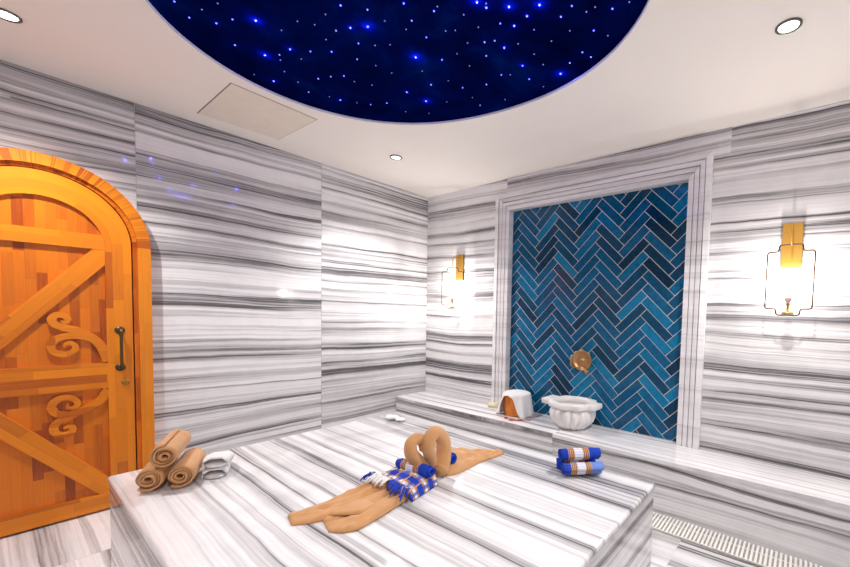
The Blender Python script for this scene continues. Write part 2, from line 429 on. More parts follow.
# ceiling with its round opening
def sky_r(th): return 1.0485 + 0.1158 * math.cos(2 * th) + 0.0279 * math.sin(2 * th)
SC = (2.06, -1.99); NS = 128
def rim(scale, off=0.0): return [(SC[0] + (sky_r(2 * PI * k / NS) * scale + off) * math.cos(2 * PI * k / NS), SC[1] + (sky_r(2 * PI * k / NS) * scale + off) * math.sin(2 * PI * k / NS)) for k in range(NS)]
bm = B()
def outer(k):
    th = 2 * PI * k / NS; dx, dy = math.cos(th), math.sin(th); ts = []
    if dx > 1e-9: ts.append((XR + T - SC[0]) / dx)
    if dx < -1e-9: ts.append((-T - SC[0]) / dx)
    if dy > 1e-9: ts.append((T - SC[1]) / dy)
    if dy < -1e-9: ts.append((YF - T - SC[1]) / dy)
    t = min(ts); return (SC[0] + dx * t, SC[1] + dy * t)
R0 = rim(1.0); rings = []
for z in (H, H + 0.06): rings.append([bm.verts.new((*R0[k], z)) for k in range(NS)])
O0 = [bm.verts.new((*outer(k), H)) for k in range(NS)]; O1 = [bm.verts.new((*outer(k), H + 0.06)) for k in range(NS)]
for k in range(NS):
    q = (k + 1) % NS
    bm.faces.new((rings[0][k], rings[0][q], O0[q], O0[k])); bm.faces.new((rings[1][k], O1[k], O1[q], rings[1][q]))
    bm.faces.new((rings[0][k], rings[1][k], rings[1][q], rings[0][q])); bm.faces.new((O0[k], O0[q], O1[q], O1[k]))
for cx, cy in ((-T, -T), ):
    pass
cor = {}
for k in range(NS):   # close the four corners the rays cut off
    q = (k + 1) % NS; a, b_ = outer(k), outer(q)
    if abs(a[0] - b_[0]) > 1e-6 and abs(a[1] - b_[1]) > 1e-6:
        c_ = (XR + T if max(a[0], b_[0]) > 2 else -T, T if max(a[1], b_[1]) > -1 else YF - T)
        v0 = bm.verts.new((*c_, H)); bm.faces.new((O0[k], O0[q], v0))
struct('ceiling', bm, M['ceiling'])
bm = B(); band(bm, [(*p,) for p in rim(1.0, 0.001) + rim(1.0, 0.001)[:1]], [(*p,) for p in rim(1.0, -0.006) + rim(1.0, -0.006)[:1]], 2, H - 0.002, H + 0.02)
bmesh.ops.remove_doubles(bm, verts=bm.verts, dist=1e-6)
struct('trim_2', bm, plain('white_rim', (0.85, 0.83, 0.83), 0.6))

# ------------------------------------------------------------------ starry sky panel
sky = thing('starry_ceiling_panel', 'round deep navy starry sky panel set into the white ceiling', 'ceiling panel', (SC[0], SC[1], H + 0.012))
bm = B(); prism(bm, rim(1.0, -0.001), 2, H + 0.012, H + 0.03); obj('sky_cloth', bm, M['sky'], sky)
SZ = H + 0.012
BIG = [(1.502, -2.368, 3), (1.258, -2.235, 3), (1.905, -2.037, 3), (2.431, -1.847, 3), (2.529, -1.746, 3), (2.443, -1.799, 2), (2.645, -1.677, 3), (2.479, -1.64, 2), (1.915, -1.759, 3), (1.622, -1.434, 3), (2.475, -1.195, 3), (1.035, -2.103, 2), (1.828, -2.081, 2), (1.422, -2.179, 2), (1.436, -1.888, 1), (1.169, -1.759, 2), (1.583, -2.042, 1), (1.284, -1.961, 1), (1.603, -1.572, 2), (1.39, -1.564, 1), (1.921, -2.183, 1), (2.162, -2.027, 1), (2.238, -1.92, 1), (2.348, -1.547, 2), (2.292, -1.635, 1), (2.34, -1.375, 2), (2.063, -1.353, 1), (2.014, -1.662, 1), (1.788, -1.539, 1), (2.563, -1.655, 2), (2.77, -1.398, 1), (2.894, -1.474, 1), (2.656, -1.289, 1), (2.676, -1.23, 1), (2.686, -1.563, 1), (2.563, -1.25, 1), (2.302, -1.254, 1), (1.324, -2.471, 1), (1.216, -2.36, 1)]
SM = [(1.328, -2.628), (1.476, -2.51), (1.372, -2.54), (1.261, -2.559), (1.533, -2.267), (1.282, -2.168), (1.326, -2.191), (1.189, -2.108), (1.011, -2.198), (1.418, -2.435), (1.66, -2.25), (1.705, -2.191), (1.752, -2.111), (1.812, -2.195), (1.649, -2.106), (1.997, -2.099), (2.003, -2.012), (2.04, -1.919), (1.759, -1.996), (1.816, -1.938), (1.884, -1.897), (1.639, -1.929), (1.674, -1.838), (1.69, -1.746), (1.492, -2.108), (1.388, -2.106), (1.147, -2.013), (1.365, -1.929), (1.433, -1.821), (1.49, -1.74), (1.09, -1.923), (1.147, -1.82), (1.23, -1.678), (1.284, -1.614), (1.402, -1.423), (2.27, -1.929), (2.108, -1.94), (2.189, -1.802), (2.23, -1.778), (2.078, -1.826), (2.332, -1.827), (2.458, -1.817), (2.435, -1.689), (2.335, -1.73), (2.218, -1.68), (2.34, -1.614), (2.422, -1.529), (2.116, -1.651), (2.231, -1.551), (1.848, -1.657), (2.1, -1.539), (2.194, -1.376), (2.236, -1.348), (1.903, -1.508), (1.923, -1.409), (1.726, -1.351), (1.898, -1.295), (1.877, -1.198), (2.053, -1.16), (1.518, -1.317), (2.756, -1.59), (2.793, -1.523), (2.836, -1.526), (2.541, -1.565), (2.677, -1.462), (2.569, -1.451), (2.811, -1.328), (2.445, -1.418), (2.438, -1.319), (2.329, -1.143), (2.967, -1.467)]
for x, y, s_ in BIG:
    bm = B(); bmesh.ops.create_icosphere(bm, subdivisions=2, radius=(0.004, 0.0045, 0.005)[s_ - 1], matrix=Matrix.Translation((x, y, SZ - 0.001)))
    obj('star_light', bm, M['star'], sky, smooth=True)
    ld = bpy.data.lights.new('star_glow', 'POINT'); ld.energy = (0.012, 0.06, 0.30)[s_ - 1]; ld.color = (0.10, 0.12, 1.0); ld.shadow_soft_size = 0.002
    lo = link(bpy.data.objects.new('star_glow', ld)); lo.location = Vector((x, y, SZ - (0.008, 0.011, 0.015)[s_ - 1])) - ORG[sky]; lo.parent = sky
NP = 100 - len(BIG)
for i, (x, y) in enumerate(SM[:NP]):
    bm = B(); bmesh.ops.create_icosphere(bm, subdivisions=1, radius=0.0034 if i % 3 else 0.0042, matrix=Matrix.Translation((x, y, SZ - 0.001)))
    obj('star_light', bm, M['star_dim'] if i % 3 else M['star'], sky, smooth=True)
bm = B(); far = list(SM[NP:])
for i in range(70):
    th, r = random.uniform(0, 2 * PI), math.sqrt(random.random()) * 0.98
    x, y = SC[0] + math.cos(th) * r * sky_r(th), SC[1] + math.sin(th) * r * sky_r(th)
    if y < -2.2 and y < -2.2 - (x - 1.5) * 0.0 and (x > 2.0 or y < -2.65): far.append((x, y))
for x, y in far: bmesh.ops.create_icosphere(bm, subdivisions=1, radius=0.0036, matrix=Matrix.Translation((x, y, SZ - 0.001)))
o = obj('star_dots', bm, M['star_dim'], sky, smooth=True); o['kind'] = 'stuff'

# ------------------------------------------------------------------ downlights and hatch
def downlight(x, y, label, r=0.052):
    t = thing('ceiling_downlight', label, 'ceiling light', (x, y, H), 'recessed round downlights in the ceiling')
    bm = B(); prof = [(r, -0.0005), (r, -0.006), (r - 0.006, -0.010), (r - 0.011, -0.006), (r - 0.014, 0.0)]
    rr = [[bm.verts.new((x + q * math.cos(2 * PI * k / 32), y + q * math.sin(2 * PI * k / 32), H + h)) for k in range(32)] for q, h in prof]
    for a, b_ in zip(rr, rr[1:]):
        for k in range(32): bm.faces.new((a[k], a[(k + 1) % 32], b_[(k + 1) % 32], b_[k]))
    obj('ring', bm, M['chrome'], t, smooth=True)
    bm = B(); lathe(bm, [(r - 0.012, -0.0045), (r - 0.013, -0.003)], (x, y, H), 32); obj('lens', bm, M['lens'], t)
    ld = bpy.data.lights.new('downlight_beam', 'SPOT'); ld.energy = SPOT_W; ld.color = SPOT_COL
    ld.spot_size = math.radians(122); ld.spot_blend = 0.75; ld.shadow_soft_size = 0.03
    lo = link(bpy.data.objects.new('downlight_beam', ld)); lo.location = (0, 0, -0.045); lo.parent = t
downlight(0.709, -0.985, 'small recessed downlight above the corner left of the blue niche')
downlight(3.512, -0.934, 'recessed downlight with dark rim above the right wall lamp')
downlight(0.584, -3.08, 'recessed downlight in front of the arched wooden door, half in frame')
downlight(3.50, -3.10, 'recessed downlight over the near right corner behind the viewer')
hp = [(0.815, -2.25), (0.800, -1.732), (0.213, -1.742), (0.192, -2.251)]
t = thing('ceiling_hatch', 'square beige access hatch in ceiling between starry panel and left wall', 'hatch', (0.53, -1.98, H))
bm = B(); prism(bm, hp, 2, H - 0.004, H + 0.004); obj('hatch_panel', bm, M['hatch'], t)
c_ = (sum(p[0] for p in hp) / 4, sum(p[1] for p in hp) / 4)
ho = [(c_[0] + (p[0] - c_[0]) * 1.022, c_[1] + (p[1] - c_[1]) * 1.022) for p in hp]; hi = [(c_[0] + (p[0] - c_[0]) * 1.004, c_[1] + (p[1] - c_[1]) * 1.004) for p in hp]
bm = B(); band(bm, ho + ho[:1], hi + hi[:1], 2, H - 0.0015, H + 0.002); obj('hatch_frame', bm, plain('hatch_rim', (0.33, 0.25, 0.19), 0.7), t)

# ------------------------------------------------------------------ arched wooden door on the left wall
door = thing('door_1', None, None, (0, DY, 0), kind='structure')
XD = 0.022
def vuv(co, f_): return (co.z, co.y + DY)
def huv(co, f_): return (co.y, co.z)
def leaf_poly(r, z0, n=40): return [(DY + r, z0)] + arc(DY, DZ, r, 0, PI, n) + [(DY - r, z0)]
bm = B(); prism(bm, leaf_poly(DRI - 0.006, 0.012), 0, 0.001, XD); leaf = obj('door_leaf', bm, M['wood_v'], door, uv=vuv)
# flat near-black sheet that paints in the shade of the gap round the leaf
bm = B(); prism(bm, leaf_poly(DRI + 0.004, 0.0), 0, 0.0002, 0.004); obj('gap_shade', bm, M['dark'], door)
# frame: two straight posts and an arch of wedge blocks
def curved(co, f_): 
    y, z = co.y - DY, co.z - DZ
    if f_.calc_center_median().z < DZ: return (co.z, abs(y))
    th = math.atan2(z, y); k = math.floor(th / (PI / 22))
    return (math.hypot(y, z) + k * 1.37, th * 0.9 + k * 0.05)
fr = thing('door_frame_holder', None, None, (0, DY, 0)) if False else None
def frame_bm(parts):
    bm = B()
    for pa, pb, x1 in parts: band(bm, pa, pb, 0, 0.001, x1)
    return bm
def arch(r): return [(DY + r, 0.0)] + [(DY + r, DZ * i / 8) for i in range(1, 8)] + arc(DY, DZ, r, 0, PI, 56) + [(DY - r, DZ * i / 8) for i in range(7, 0, -1)] + [(DY - r, 0.0)]
bm = frame_bm([(arch(DRO), arch(DRI + 0.022), 0.062)])
bmesh.ops.bevel(bm, geom=[e for e in bm.edges if all(v_.co.x > 0.06 for v_ in e.verts) and len(e.link_faces) == 2 and e.calc_face_angle() > 1.0], offset=0.006, segments=2, affect='EDGES')
obj('door_frame', bm, wood('arch_wood', (0.76, 0.24, 0.008), (0.42, 0.085, 0.004), 0.25, 0.055), door, uv=curved)
bm = frame_bm([(arch(DRI + 0.022), arch(DRI), 0.040)]); obj('door_stop', bm, M['wood_v'], door, uv=curved)
# raised framing on the leaf
XF = XD + 0.022; RI = 0.267
ST = DY + RI; SB = DY - RI        # inner edges of the stiles
ZA = 1.715
outer_ = [(DY + DRI - 0.008, 0.014)] + arc(DY, DZ, DRI - 0.008, 0, PI, 48) + [(DY - DRI + 0.008, 0.014)]
inner_ = [(ST, 0.014)] + arc(DY, ZA, RI, 0, PI, 48) + [(SB, 0.014)]
bm = B(); band(bm, outer_, inner_, 0, XD - 0.001, XF)
obj('stile_frame', bm, M['wood_rail'], door, uv=lambda co, f_: (co.z, co.y - DY) if f_.calc_center_median().z < ZA else (math.atan2(co.z - ZA, co.y - DY) * 0.33 + ZA, math.hypot(co.y - DY, co.z - ZA)))
def rail(z0, z1, nm='rail'):
    bm = B(); prism(bm, [(SB, z0), (ST, z0), (ST, z1), (SB, z1)], 0, XD - 0.001, XF - 0.001); return obj(nm, bm, M['wood_rail'], door, uv=huv)
rail(1.700, 1.790); rail(0.812, 0.975); rail(0.014, 0.120)
def brace(p, q, wd):
    d = (Vector(q) - Vector(p)).normalized(); n = Vector((-d.y, d.x)) * wd / 2; p, q = Vector(p), Vector(q)
    p2, q2 = p - d * 0.0, q + d * 0.0
    pol = [p2 + n, p2 - n, q2 - n, q2 + n]
    # trim to the panel
    def cl(poly, ax, lim, sg):
        out = []
        for i in range(len(poly)):
            a, b_ = poly[i - 1], poly[i]; ia, ib = sg * (a[ax] - lim) >= 0, sg * (b_[ax] - lim) >= 0
            if ia != ib: out.append(a + (b_ - a) * ((lim - a[ax]) / (b_[ax] - a[ax])))
            if ib: out.append(b_)
        return out
    lo, hi_ = sorted((p.y, q.y))
    for a in ((0, SB, 1), (0, ST, -1), (1, lo, 1), (1, hi_, -1)): pol = cl(pol, *a)
    bm = B(); prism(bm, pol, 0, XD - 0.001, XF - 0.003)
    obj('diagonal_brace', bm, M['wood_rail'], door, uv=lambda co, f_: (co.y * d.x + co.z * d.y, -co.y * d.y + co.z * d.x))
def ext(p, q, k=0.12): d = (Vector(q) - Vector(p)); return tuple(Vector(p) - d * k), tuple(Vector(q) + d * k)
def brace2(p, q, wd, z0, z1):
    d = (Vector(q) - Vector(p)).normalized(); n = Vector((-d.y, d.x)) * wd / 2
    a, b_ = Vector(p) - d * 0.2, Vector(q) + d * 0.2
    pol = [a + n, a - n, b_ - n, b_ + n]
    for ax, lim, sg in ((0, SB, 1), (0, ST, -1), (1, z0, 1), (1, z1, -1)):
        out = []
        for i in range(len(pol)):
            u, v_ = pol[i - 1], pol[i]; iu, iv = sg * (u[ax] - lim) >= 0, sg * (v_[ax] - lim) >= 0
            if iu != iv: out.append(u + (v_ - u) * ((lim - u[ax]) / (v_[ax] - u[ax])))
            if iv: out.append(v_)
        pol = out
    bm = B(); prism(bm, [tuple(v_) for v_ in pol], 0, XD - 0.001, XF - 0.003)
    obj('diagonal_brace', bm, M['wood_rail'], door, uv=lambda co, f_: (co.y * d.x + co.z * d.y, -co.y * d.y + co.z * d.x))
brace2((SB, 1.02), (ST, 1.685), 0.10, 0.975, 1.700)
brace2((SB, 0.775), (ST, 0.135), 0.10, 0.120, 0.812)
# carved scrolls
def ribbon(bm, path, wd, x0, x1):
    P = cat([(p[0], p[1], 0) for p in path], 60); a, b_ = [], []
    for i, p in enumerate(P):
        t = (P[min(i + 1, 59)] - P[max(i - 1, 0)]).normalized(); n = Vector((-t.y, t.x, 0))
        k = i / 59; w_ = wd * (1.0 - 0.45 * k) * (0.35 + 0.65 * min(1, (1 - k) * 6)) / 2
        a.append((p.x + n.x * w_, p.y + n.y * w_)); b_.append((p.x - n.x * w_, p.y - n.y * w_))
    band(bm, a, b_, 0, x0, x1)
U1 = [(-2.706, 0.985), (-2.735, 1.085), (-2.783, 1.148), (-2.835, 1.186), (-2.885, 1.204), (-2.925, 1.226), (-2.938, 1.258), (-2.920, 1.282), (-2.890, 1.280), (-2.874, 1.258), (-2.885, 1.240), (-2.903, 1.247)]
U2 = [(-2.765, 1.132), (-2.815, 1.152), (-2.870, 1.156), (-2.922, 1.138), (-2.945, 1.095), (-2.930, 1.056), (-2.890, 1.043), (-2.853, 1.060), (-2.847, 1.092), (-2.868, 1.110), (-2.890, 1.100), (-2.886, 1.082)]
L1 = [(-2.706, 0.802), (-2.745, 0.735), (-2.792, 0.697), (-2.844, 0.671), (-2.894, 0.650), (-2.937, 0.618), (-2.942, 0.573), (-2.913, 0.547), (-2.877, 0.554), (-2.867, 0.580), (-2.887, 0.596), (-2.904, 0.584)]
L2 = [(-2.808, 0.692), (-2.870, 0.668), (-2.926, 0.679), (-2.950, 0.718), (-2.937, 0.757), (-2.900, 0.777), (-2.861, 0.764), (-2.843, 0.732), (-2.858, 0.705), (-2.884, 0.712), (-2.886, 0.735)]
for a, c in ((U1, U2), (L1, L2)):
    bm = B(); ribbon(bm, a, 0.050, XD - 0.001, XD + 0.020); ribbon(bm, c, 0.044, XD - 0.001, XD + 0.0195)
    obj('carved_scroll', bm, M['wood_rail'], door, uv=huv)
# pull handle and lock
bm = B(); HY = -2.648
tube(bm, [(XF + 0.045, HY, 0.925 + 0.27 * i / 10) for i in range(11)], [0.008 + 0.004 * (1 if i in (1, 9) else 0) for i in range(11)], 12)
for z in (0.94, 1.185):
    tube(bm, [(XF - 0.001, HY, z), (XF + 0.045, HY, z)], 0.007, 10)
    lathe_pts = [(XF - 0.001, HY, z), (XF + 0.004, HY, z), (XF + 0.010, HY, z)]
    tube(bm, lathe_pts, [0.026, 0.024, 0.012], 16)
obj('pull_handle', bm, M['bronze'], door, smooth='auto', label='dark bronze pull handle')
bm = B(); tube(bm, [(XF - 0.001, -2.625, 0.84), (XF + 0.006, -2.625, 0.84), (XF + 0.014, -2.625, 0.84)], [0.022, 0.020, 0.012], 16)
box(bm, XF + 0.013, XF + 0.024, -2.632, -2.618, 0.826, 0.854, 0.002)
obj('lock', bm, M['brass'], door, label='small brass key lock')

bm = B(); box(bm, NX0 + 0.001, NX1 - 0.001, 0.0, NY + 0.004, HB - 0.03, HB, panel=0.6); struct('trim_3', bm, M['bench_top'])
# ------------------------------------------------------------------ bench, drain grating, platform
bench = thing('marble_bench', 'long low grey striped marble bench along the back wall', 'bench', (2.06, -0.21, 0))
bm = B(); xj = [0.002, 2.045, XR - 0.002]
for i in range(2): box(bm, xj[i] + GAP, xj[i + 1] - GAP, -DB - 0.004, -0.0005, HB - 0.03, HB, 0.003, 2, panel=[0.6, 0.62, 0.66][i])
obj('seat_slab', bm, M['bench_top'], bench)
bm = B()
for i in range(2): box(bm, xj[i] + GAP, xj[i + 1] - GAP, -DB, -0.002, H1 + GAP, HB - 0.03, panel=[0.1, 0.12, 0.17][i])
obj('front_panel', bm, M['side'], bench)
bm = B()
for i in range(2): box(bm, xj[i] + GAP, xj[i + 1] - GAP, -DB + 0.006, -0.002, 0.001, H1 - GAP, panel=[1.3, 1.31, 1.32][i])
obj('base_panel', bm, M['side'], bench)
# grating
gy0, gy1 = -0.638, -DB - 0.004
dg = thing('drain_grating', 'white slatted plastic drain grating on floor along the bench', 'drain', (2.06, (gy0 + gy1) / 2, 0.0))
bm = B()
nb = int((XR - 0.04) / 0.0226)
for i in range(nb):
    x = 0.02 + i * 0.0226; box(bm, x, x + 0.0125, gy0, gy1, 0.006, 0.016, 0.0015, 1)
obj('slats', bm, M['white_plastic'], dg)
bm = B()
for y in (gy0 + 0.012, gy1 - 0.075): box(bm, 0.02, XR - 0.03, y, y + 0.007, 0.003, 0.009)
obj('rails', bm, M['white_plastic'], dg)
bm = B(); box(bm, 0.02, XR - 0.03, gy0 + 0.002, gy1 - 0.002, 0.0005, 0.003); obj('channel', bm, plain('drain_channel', (0.42, 0.39, 0.35), 0.7), dg)
# platform
pf = thing('marble_platform', 'large rectangular striped marble platform in the middle of the room', 'platform', ((BX0 + BX1) / 2, (BY0 + BY1) / 2, 0))
bm = B(); fs = box(bm, BX0, BX1, BY0, BY1, ZK - 0.03, ZK, 0.012, 4, panel=2.22); obj('top_slab', bm, M['flat'], pf, smooth='auto')
bm = B(); box(bm, BX0 + 0.006, BX1 - 0.006, BY0 + 0.006, BY1 - 0.006, 0.001, ZK - 0.03, 0.002, 1, panel=1.52); obj('platform_body', bm, M['side'], pf)

# ------------------------------------------------------------------ wall sconces
def rounded(poly, r, n=4):
    out = []; N = len(poly)
    for i in range(N):
        p, a, b_ = Vector(poly[i]), Vector(poly[i - 1]), Vector(poly[(i + 1) % N])
        u, v_ = (a - p).normalized(), (b_ - p).normalized()
        for k in range(n + 1):
            t = k / n; q0, q1 = p + u * r, p + v_ * r
            out.append((1 - t) ** 2 * q0 + 2 * t * (1 - t) * p + t * t * q1)
    return out
def sconce(cx, ang, label):
    d = 0.12
    t = thing('wall_sconce', label, 'wall lamp', (cx, 0, 1.70), 'brass lantern wall lamps beside the niche')
    bm = B(); box(bm, cx - 0.055, cx + 0.055, -0.022, -0.001, 1.703, 1.988, 0.002, 1); obj('backplate', bm, M['brass'], t)
    rw = 0.0045
    bm = B(); tube(bm, [(cx, -0.02, 1.955), (cx, -d + 0.012, 1.955), (cx, -d + 0.003, 1.952), (cx, -d, 1.943), (cx, -d, 1.832)], 0.005, 8); obj('arm', bm, M['brass'], t, smooth='auto')
    pr = [(-.062, 1.392), (.062, 1.392), (.062, 1.432), (.122, 1.432), (.122, 1.792), (.062, 1.792), (.062, 1.834), (-.062, 1.834), (-.062, 1.792), (-.122, 1.792), (-.122, 1.432), (-.062, 1.432)]
    pr = rounded(pr, 0.018)
    ca, sa = math.cos(ang), math.sin(ang)
    bm = B(); tube(bm, [(cx + p.x * ca, -d + p.x * sa, p.y) for p in pr], rw, 8, closed=True); obj('lantern_frame', bm, M['wire'], t, smooth=True)
    bm = B(); lathe(bm, [(0.030, 1.398), (0.032, 1.402), (0.032, 1.410), (0.008, 1.414), (0.006, 1.455), (0.011, 1.457), (0.011, 1.470)], (cx, -d, 0), 20); obj('bulb_holder', bm, M['brass'], t, smooth='auto')
    bm = B(); lathe(bm, [(0.010, 1.470), (0.018, 1.480), (0.021, 1.492), (0.019, 1.506), (0.011, 1.520), (0.004, 1.530)], (cx, -d, 0), 20); obj('bulb', bm, M['bulb'], t, smooth=True)
    ld = bpy.data.lights.new('sconce_glow', 'POINT'); ld.energy = SCONCE_W; ld.color = SCONCE_COL; ld.shadow_soft_size = 0.02
    lo = link(bpy.data.objects.new('sconce_glow', ld)); lo.location = Vector((cx, -d, 1.60)) - ORG[t]; lo.parent = t
sconce(0.555, math.radians(25), 'brass lantern wall lamp left of the blue tiled niche')
sconce(3.547, 0.0, 'brass lantern wall lamp right of the blue tiled niche')

# ------------------------------------------------------------------ tap, basin, draped bucket, soap
SX, SZ_ = 2.062, 0.955
tap = thing('brass_tap', 'round ornate brass tap mounted on the blue herringbone tiles', 'tap', (SX, NY, SZ_))
bm = B(); lathe(bm, [(0.088, 0.001), (0.092, 0.006), (0.080, 0.014), (0.05, 0.018)], (SX - 0.012, NY, SZ_), 64, rfun=lambda th, j, r: r * (1 + 0.10 * math.cos(8 * th)) if j < 3 else r, axis='y'); obj('backplate', bm, M['rosebrass'], tap, smooth='auto')
bm = B(); lathe(bm, [(0.030, 0.015), (0.028, 0.028), (0.060, 0.030), (0.084, 0.036), (0.092, 0.050), (0.090, 0.060), (0.083, 0.062), (0.076, 0.052), (0.068, 0.040), (0.045, 0.036), (0.038, 0.044), (0.026, 0.040), (0.018, 0.042), (0.014, 0.056), (0.004, 0.060)], (SX + 0.012, NY, SZ_), 40, axis='y'); obj('dish', bm, M['rosebrass'], tap, smooth=True)
bm = B(); tube(bm, [(SX + 0.045, NY - 0.05, SZ_ - 0.06), (SX + 0.065, NY - 0.075, SZ_ - 0.075), (SX + 0.085, NY - 0.10, SZ_ - 0.085), (SX + 0.092, NY - 0.11, SZ_ - 0.10)], [0.016, 0.016, 0.017, 0.019], 14); obj('spout', bm, M['rosebrass'], tap, smooth='auto')
bm = B(); tube(bm, [(SX - 0.06, NY - 0.02, SZ_ + 0.04), (SX - 0.095, NY - 0.035, SZ_ + 0.03), (SX - 0.10, NY - 0.035, SZ_ - 0.05), (SX - 0.075, NY - 0.03, SZ_ - 0.08)], [0.012, 0.014, 0.014, 0.010], 12); obj('lever', bm, M['rosebrass'], tap, smooth='auto')

CBX, CBY = 2.075, -0.150
bs = thing('marble_basin', 'fluted white marble hammam basin standing on bench under the tap', 'basin', (CBX, CBY, HB))
def flute(th, j, r): return r * (1.02 - 0.11 * (1 - abs(math.sin(8 * th))) ** 1.5) if j < 7 else r
bm = B()
lathe(bm, [(0.105, HB + 0.001), (0.118, HB + 0.008), (0.150, HB + 0.038), (0.180, HB + 0.070), (0.194, HB + 0.108), (0.195, HB + 0.142), (0.184, HB + 0.165), (0.172, HB + 0.178),
           (0.168, HB + 0.185), (0.160, HB + 0.188), (0.150, HB + 0.16), (0.12, HB + 0.10), (0.06, HB + 0.075), (0.01, HB + 0.07)], (CBX, CBY, 0), 96, rfun=flute)
obj('bowl', bm, M['basin'], bs, smooth=True)
def rimr(th):
    c, s_ = abs(math.cos(th)), abs(math.sin(th)); r = 0.198
    r += 0.012 * math.cos(8 * th)
    if math.cos(th) < -0.93: r = 0.255 / max(c, 0.2)
    elif math.cos(th) > 0.95: r = 0.235 / max(c, 0.2)
    if math.sin(th) > 0: r = min(r, (0.0 + 0.19 - 0.0) / max(s_, 0.01) if s_ > 0.3 else r)
    return r
bm = B(); N = 128; lev = []
for sc, z in ((0.90, 0.182), (1.0, 0.188), (1.02, 0.198), (1.02, 0.222), (1.0, 0.232), (0, 0.234), (0, 0.226), (0, 0.185)):
    ring = []
    for k in range(N):
        th = 2 * PI * k / N; r = rimr(th) * sc if sc else (0.158 if z > 0.23 else 0.150)
        ring.append(bm.verts.new((CBX + r * math.cos(th), CBY + r * math.sin(th), HB + z)))
    lev.append(ring)
for a, b_ in zip(lev, lev[1:] + lev[:1]):
    for k in range(N): bm.faces.new((a[k], a[(k + 1) % N], b_[(k + 1) % N], b_[k]))
obj('rim', bm, M['basin'], bs, smooth='auto')

BKX, BKY = 1.47, -0.135
bk = thing('copper_bucket', 'orange hammered copper bucket under a white cloth on the bench', 'bucket', (BKX, BKY, HB))
bm = B(); lathe(bm, [(0.100, HB + 0.001), (0.112, HB + 0.01), (0.122, HB + 0.10), (0.124, HB + 0.205), (0.119, HB + 0.21), (0.117, HB + 0.20), (0.110, HB + 0.02), (0.01, HB + 0.015)], (BKX, BKY, 0), 40)
obj('bucket_body', bm, M['copper'], bk, smooth='auto')
# cloth draped over the bucket, parted at the front left
bm = B(); NT, rowsn = 96, 16; top_r = 0.129
dirv = math.atan2(-3.15 - BKY, 3.64 - BKX) - 0.62      # the parting faces the room, a little left of the viewer
def drape(th, s_):
    """s_ 0..1 over the top, 1..2 down the side"""
    f_ = (th - dirv + PI) % (2 * PI) - PI
    if s_ <= 1:
        r = top_r * s_; z = 0.214 + 0.012 * (1 - s_ ** 4) - 0.004 * s_ ** 6
        return r, z
    k = s_ - 1; lift = math.exp(-(f_ / 0.60) ** 4)
    fold = 0.010 * math.sin(9 * th + 0.7) + 0.007 * math.sin(17 * th)
    r = top_r + 0.004 + k * (0.022 + fold + 0.045 * math.exp(-((abs(f_) - 0.88) / 0.26) ** 2))
    zb = 0.004 + 0.198 * lift
    z = 0.210 + (zb - 0.210) * k ** 0.92
    return r, z
grid = []
for j in range(rowsn * 2 + 1):
    s_ = j / rowsn; ring = []
    for k in range(NT):
        th = 2 * PI * k / NT; r, z = drape(th, max(s_, 0.02)); y = BKY + r * math.sin(th)
        ring.append(bm.verts.new((BKX + r * math.cos(th), min(y, 0.04), HB + z)))
    grid.append(ring)
for a, b_ in zip(grid, grid[1:]):
    for k in range(NT): bm.faces.new((a[k], b_[k], b_[(k + 1) % NT], a[(k + 1) % NT]))
bm.faces.new(grid[0])
bmesh.ops.recalc_face_normals(bm, faces=bm.faces)
bmesh.ops.solidify(bm, geom=list(bm.faces), thickness=0.0025)
tag(obj('draped_cloth', bm, M['cloth'], smooth=True), 'white cotton cloth draped over the orange copper bucket', 'cloth')
bm = B()
P = cat([(1.535, -0.355, HB + 0.0065), (1.585, -0.33, HB + 0.007), (1.635, -0.295, HB + 0.007), (1.68, -0.24, HB + 0.007), (1.705, -0.18, HB + 0.007)], 24)
for i in range(23):
    a, b_ = P[i], P[i + 1]; wv = 0.018 * (0.6 + 0.4 * math.sin(i * 0.9)); n = Vector((b_.y - a.y, a.x - b_.x, 0)).normalized() * wv
    if i == 0: pv = [bm.verts.new(a + n), bm.verts.new(a - n)]
    q = [bm.verts.new(b_ + n + Vector((0, 0, 0.004 * math.sin(i)))), bm.verts.new(b_ - n)]
    bm.faces.new((pv[0], q[0], q[1], pv[1])); pv = q
bmesh.ops.solidify(bm, geom=list(bm.faces), thickness=0.002)
tag(obj('red_ribbon', bm, M['red']), 'crumpled red ribbon lying at the foot of the white draped cloth', 'ribbon')
bm = B(); tube(bm, [(1.475, -0.335, HB + 0.009), (1.490, -0.330, HB + 0.012), (1.505, -0.322, HB + 0.009)], [0.008, 0.011, 0.007], 10)
tag(obj('red_petal', bm, M['red'], smooth=True), 'small red scrap on the bench edge in front of the draped bucket', 'scrap')
bm = B(); r = bmesh.ops.create_cube(bm, size=1)
bmesh.ops.transform(bm, matrix=Matrix.Translation((1.135, -0.065, HB + 0.0235)) @ Matrix.Rotation(0.25, 4, 'Z') @ Matrix.Diagonal((0.12, 0.07, 0.045, 1)), verts=r['verts'])
bmesh.ops.bevel(bm, geom=list(bm.edges), offset=0.004, segments=2, affect='EDGES')
tag(obj('soap_bar', bm, M['soap'], smooth='auto'), 'pale yellow soap bar on the bench left of the draped bucket', 'soap')

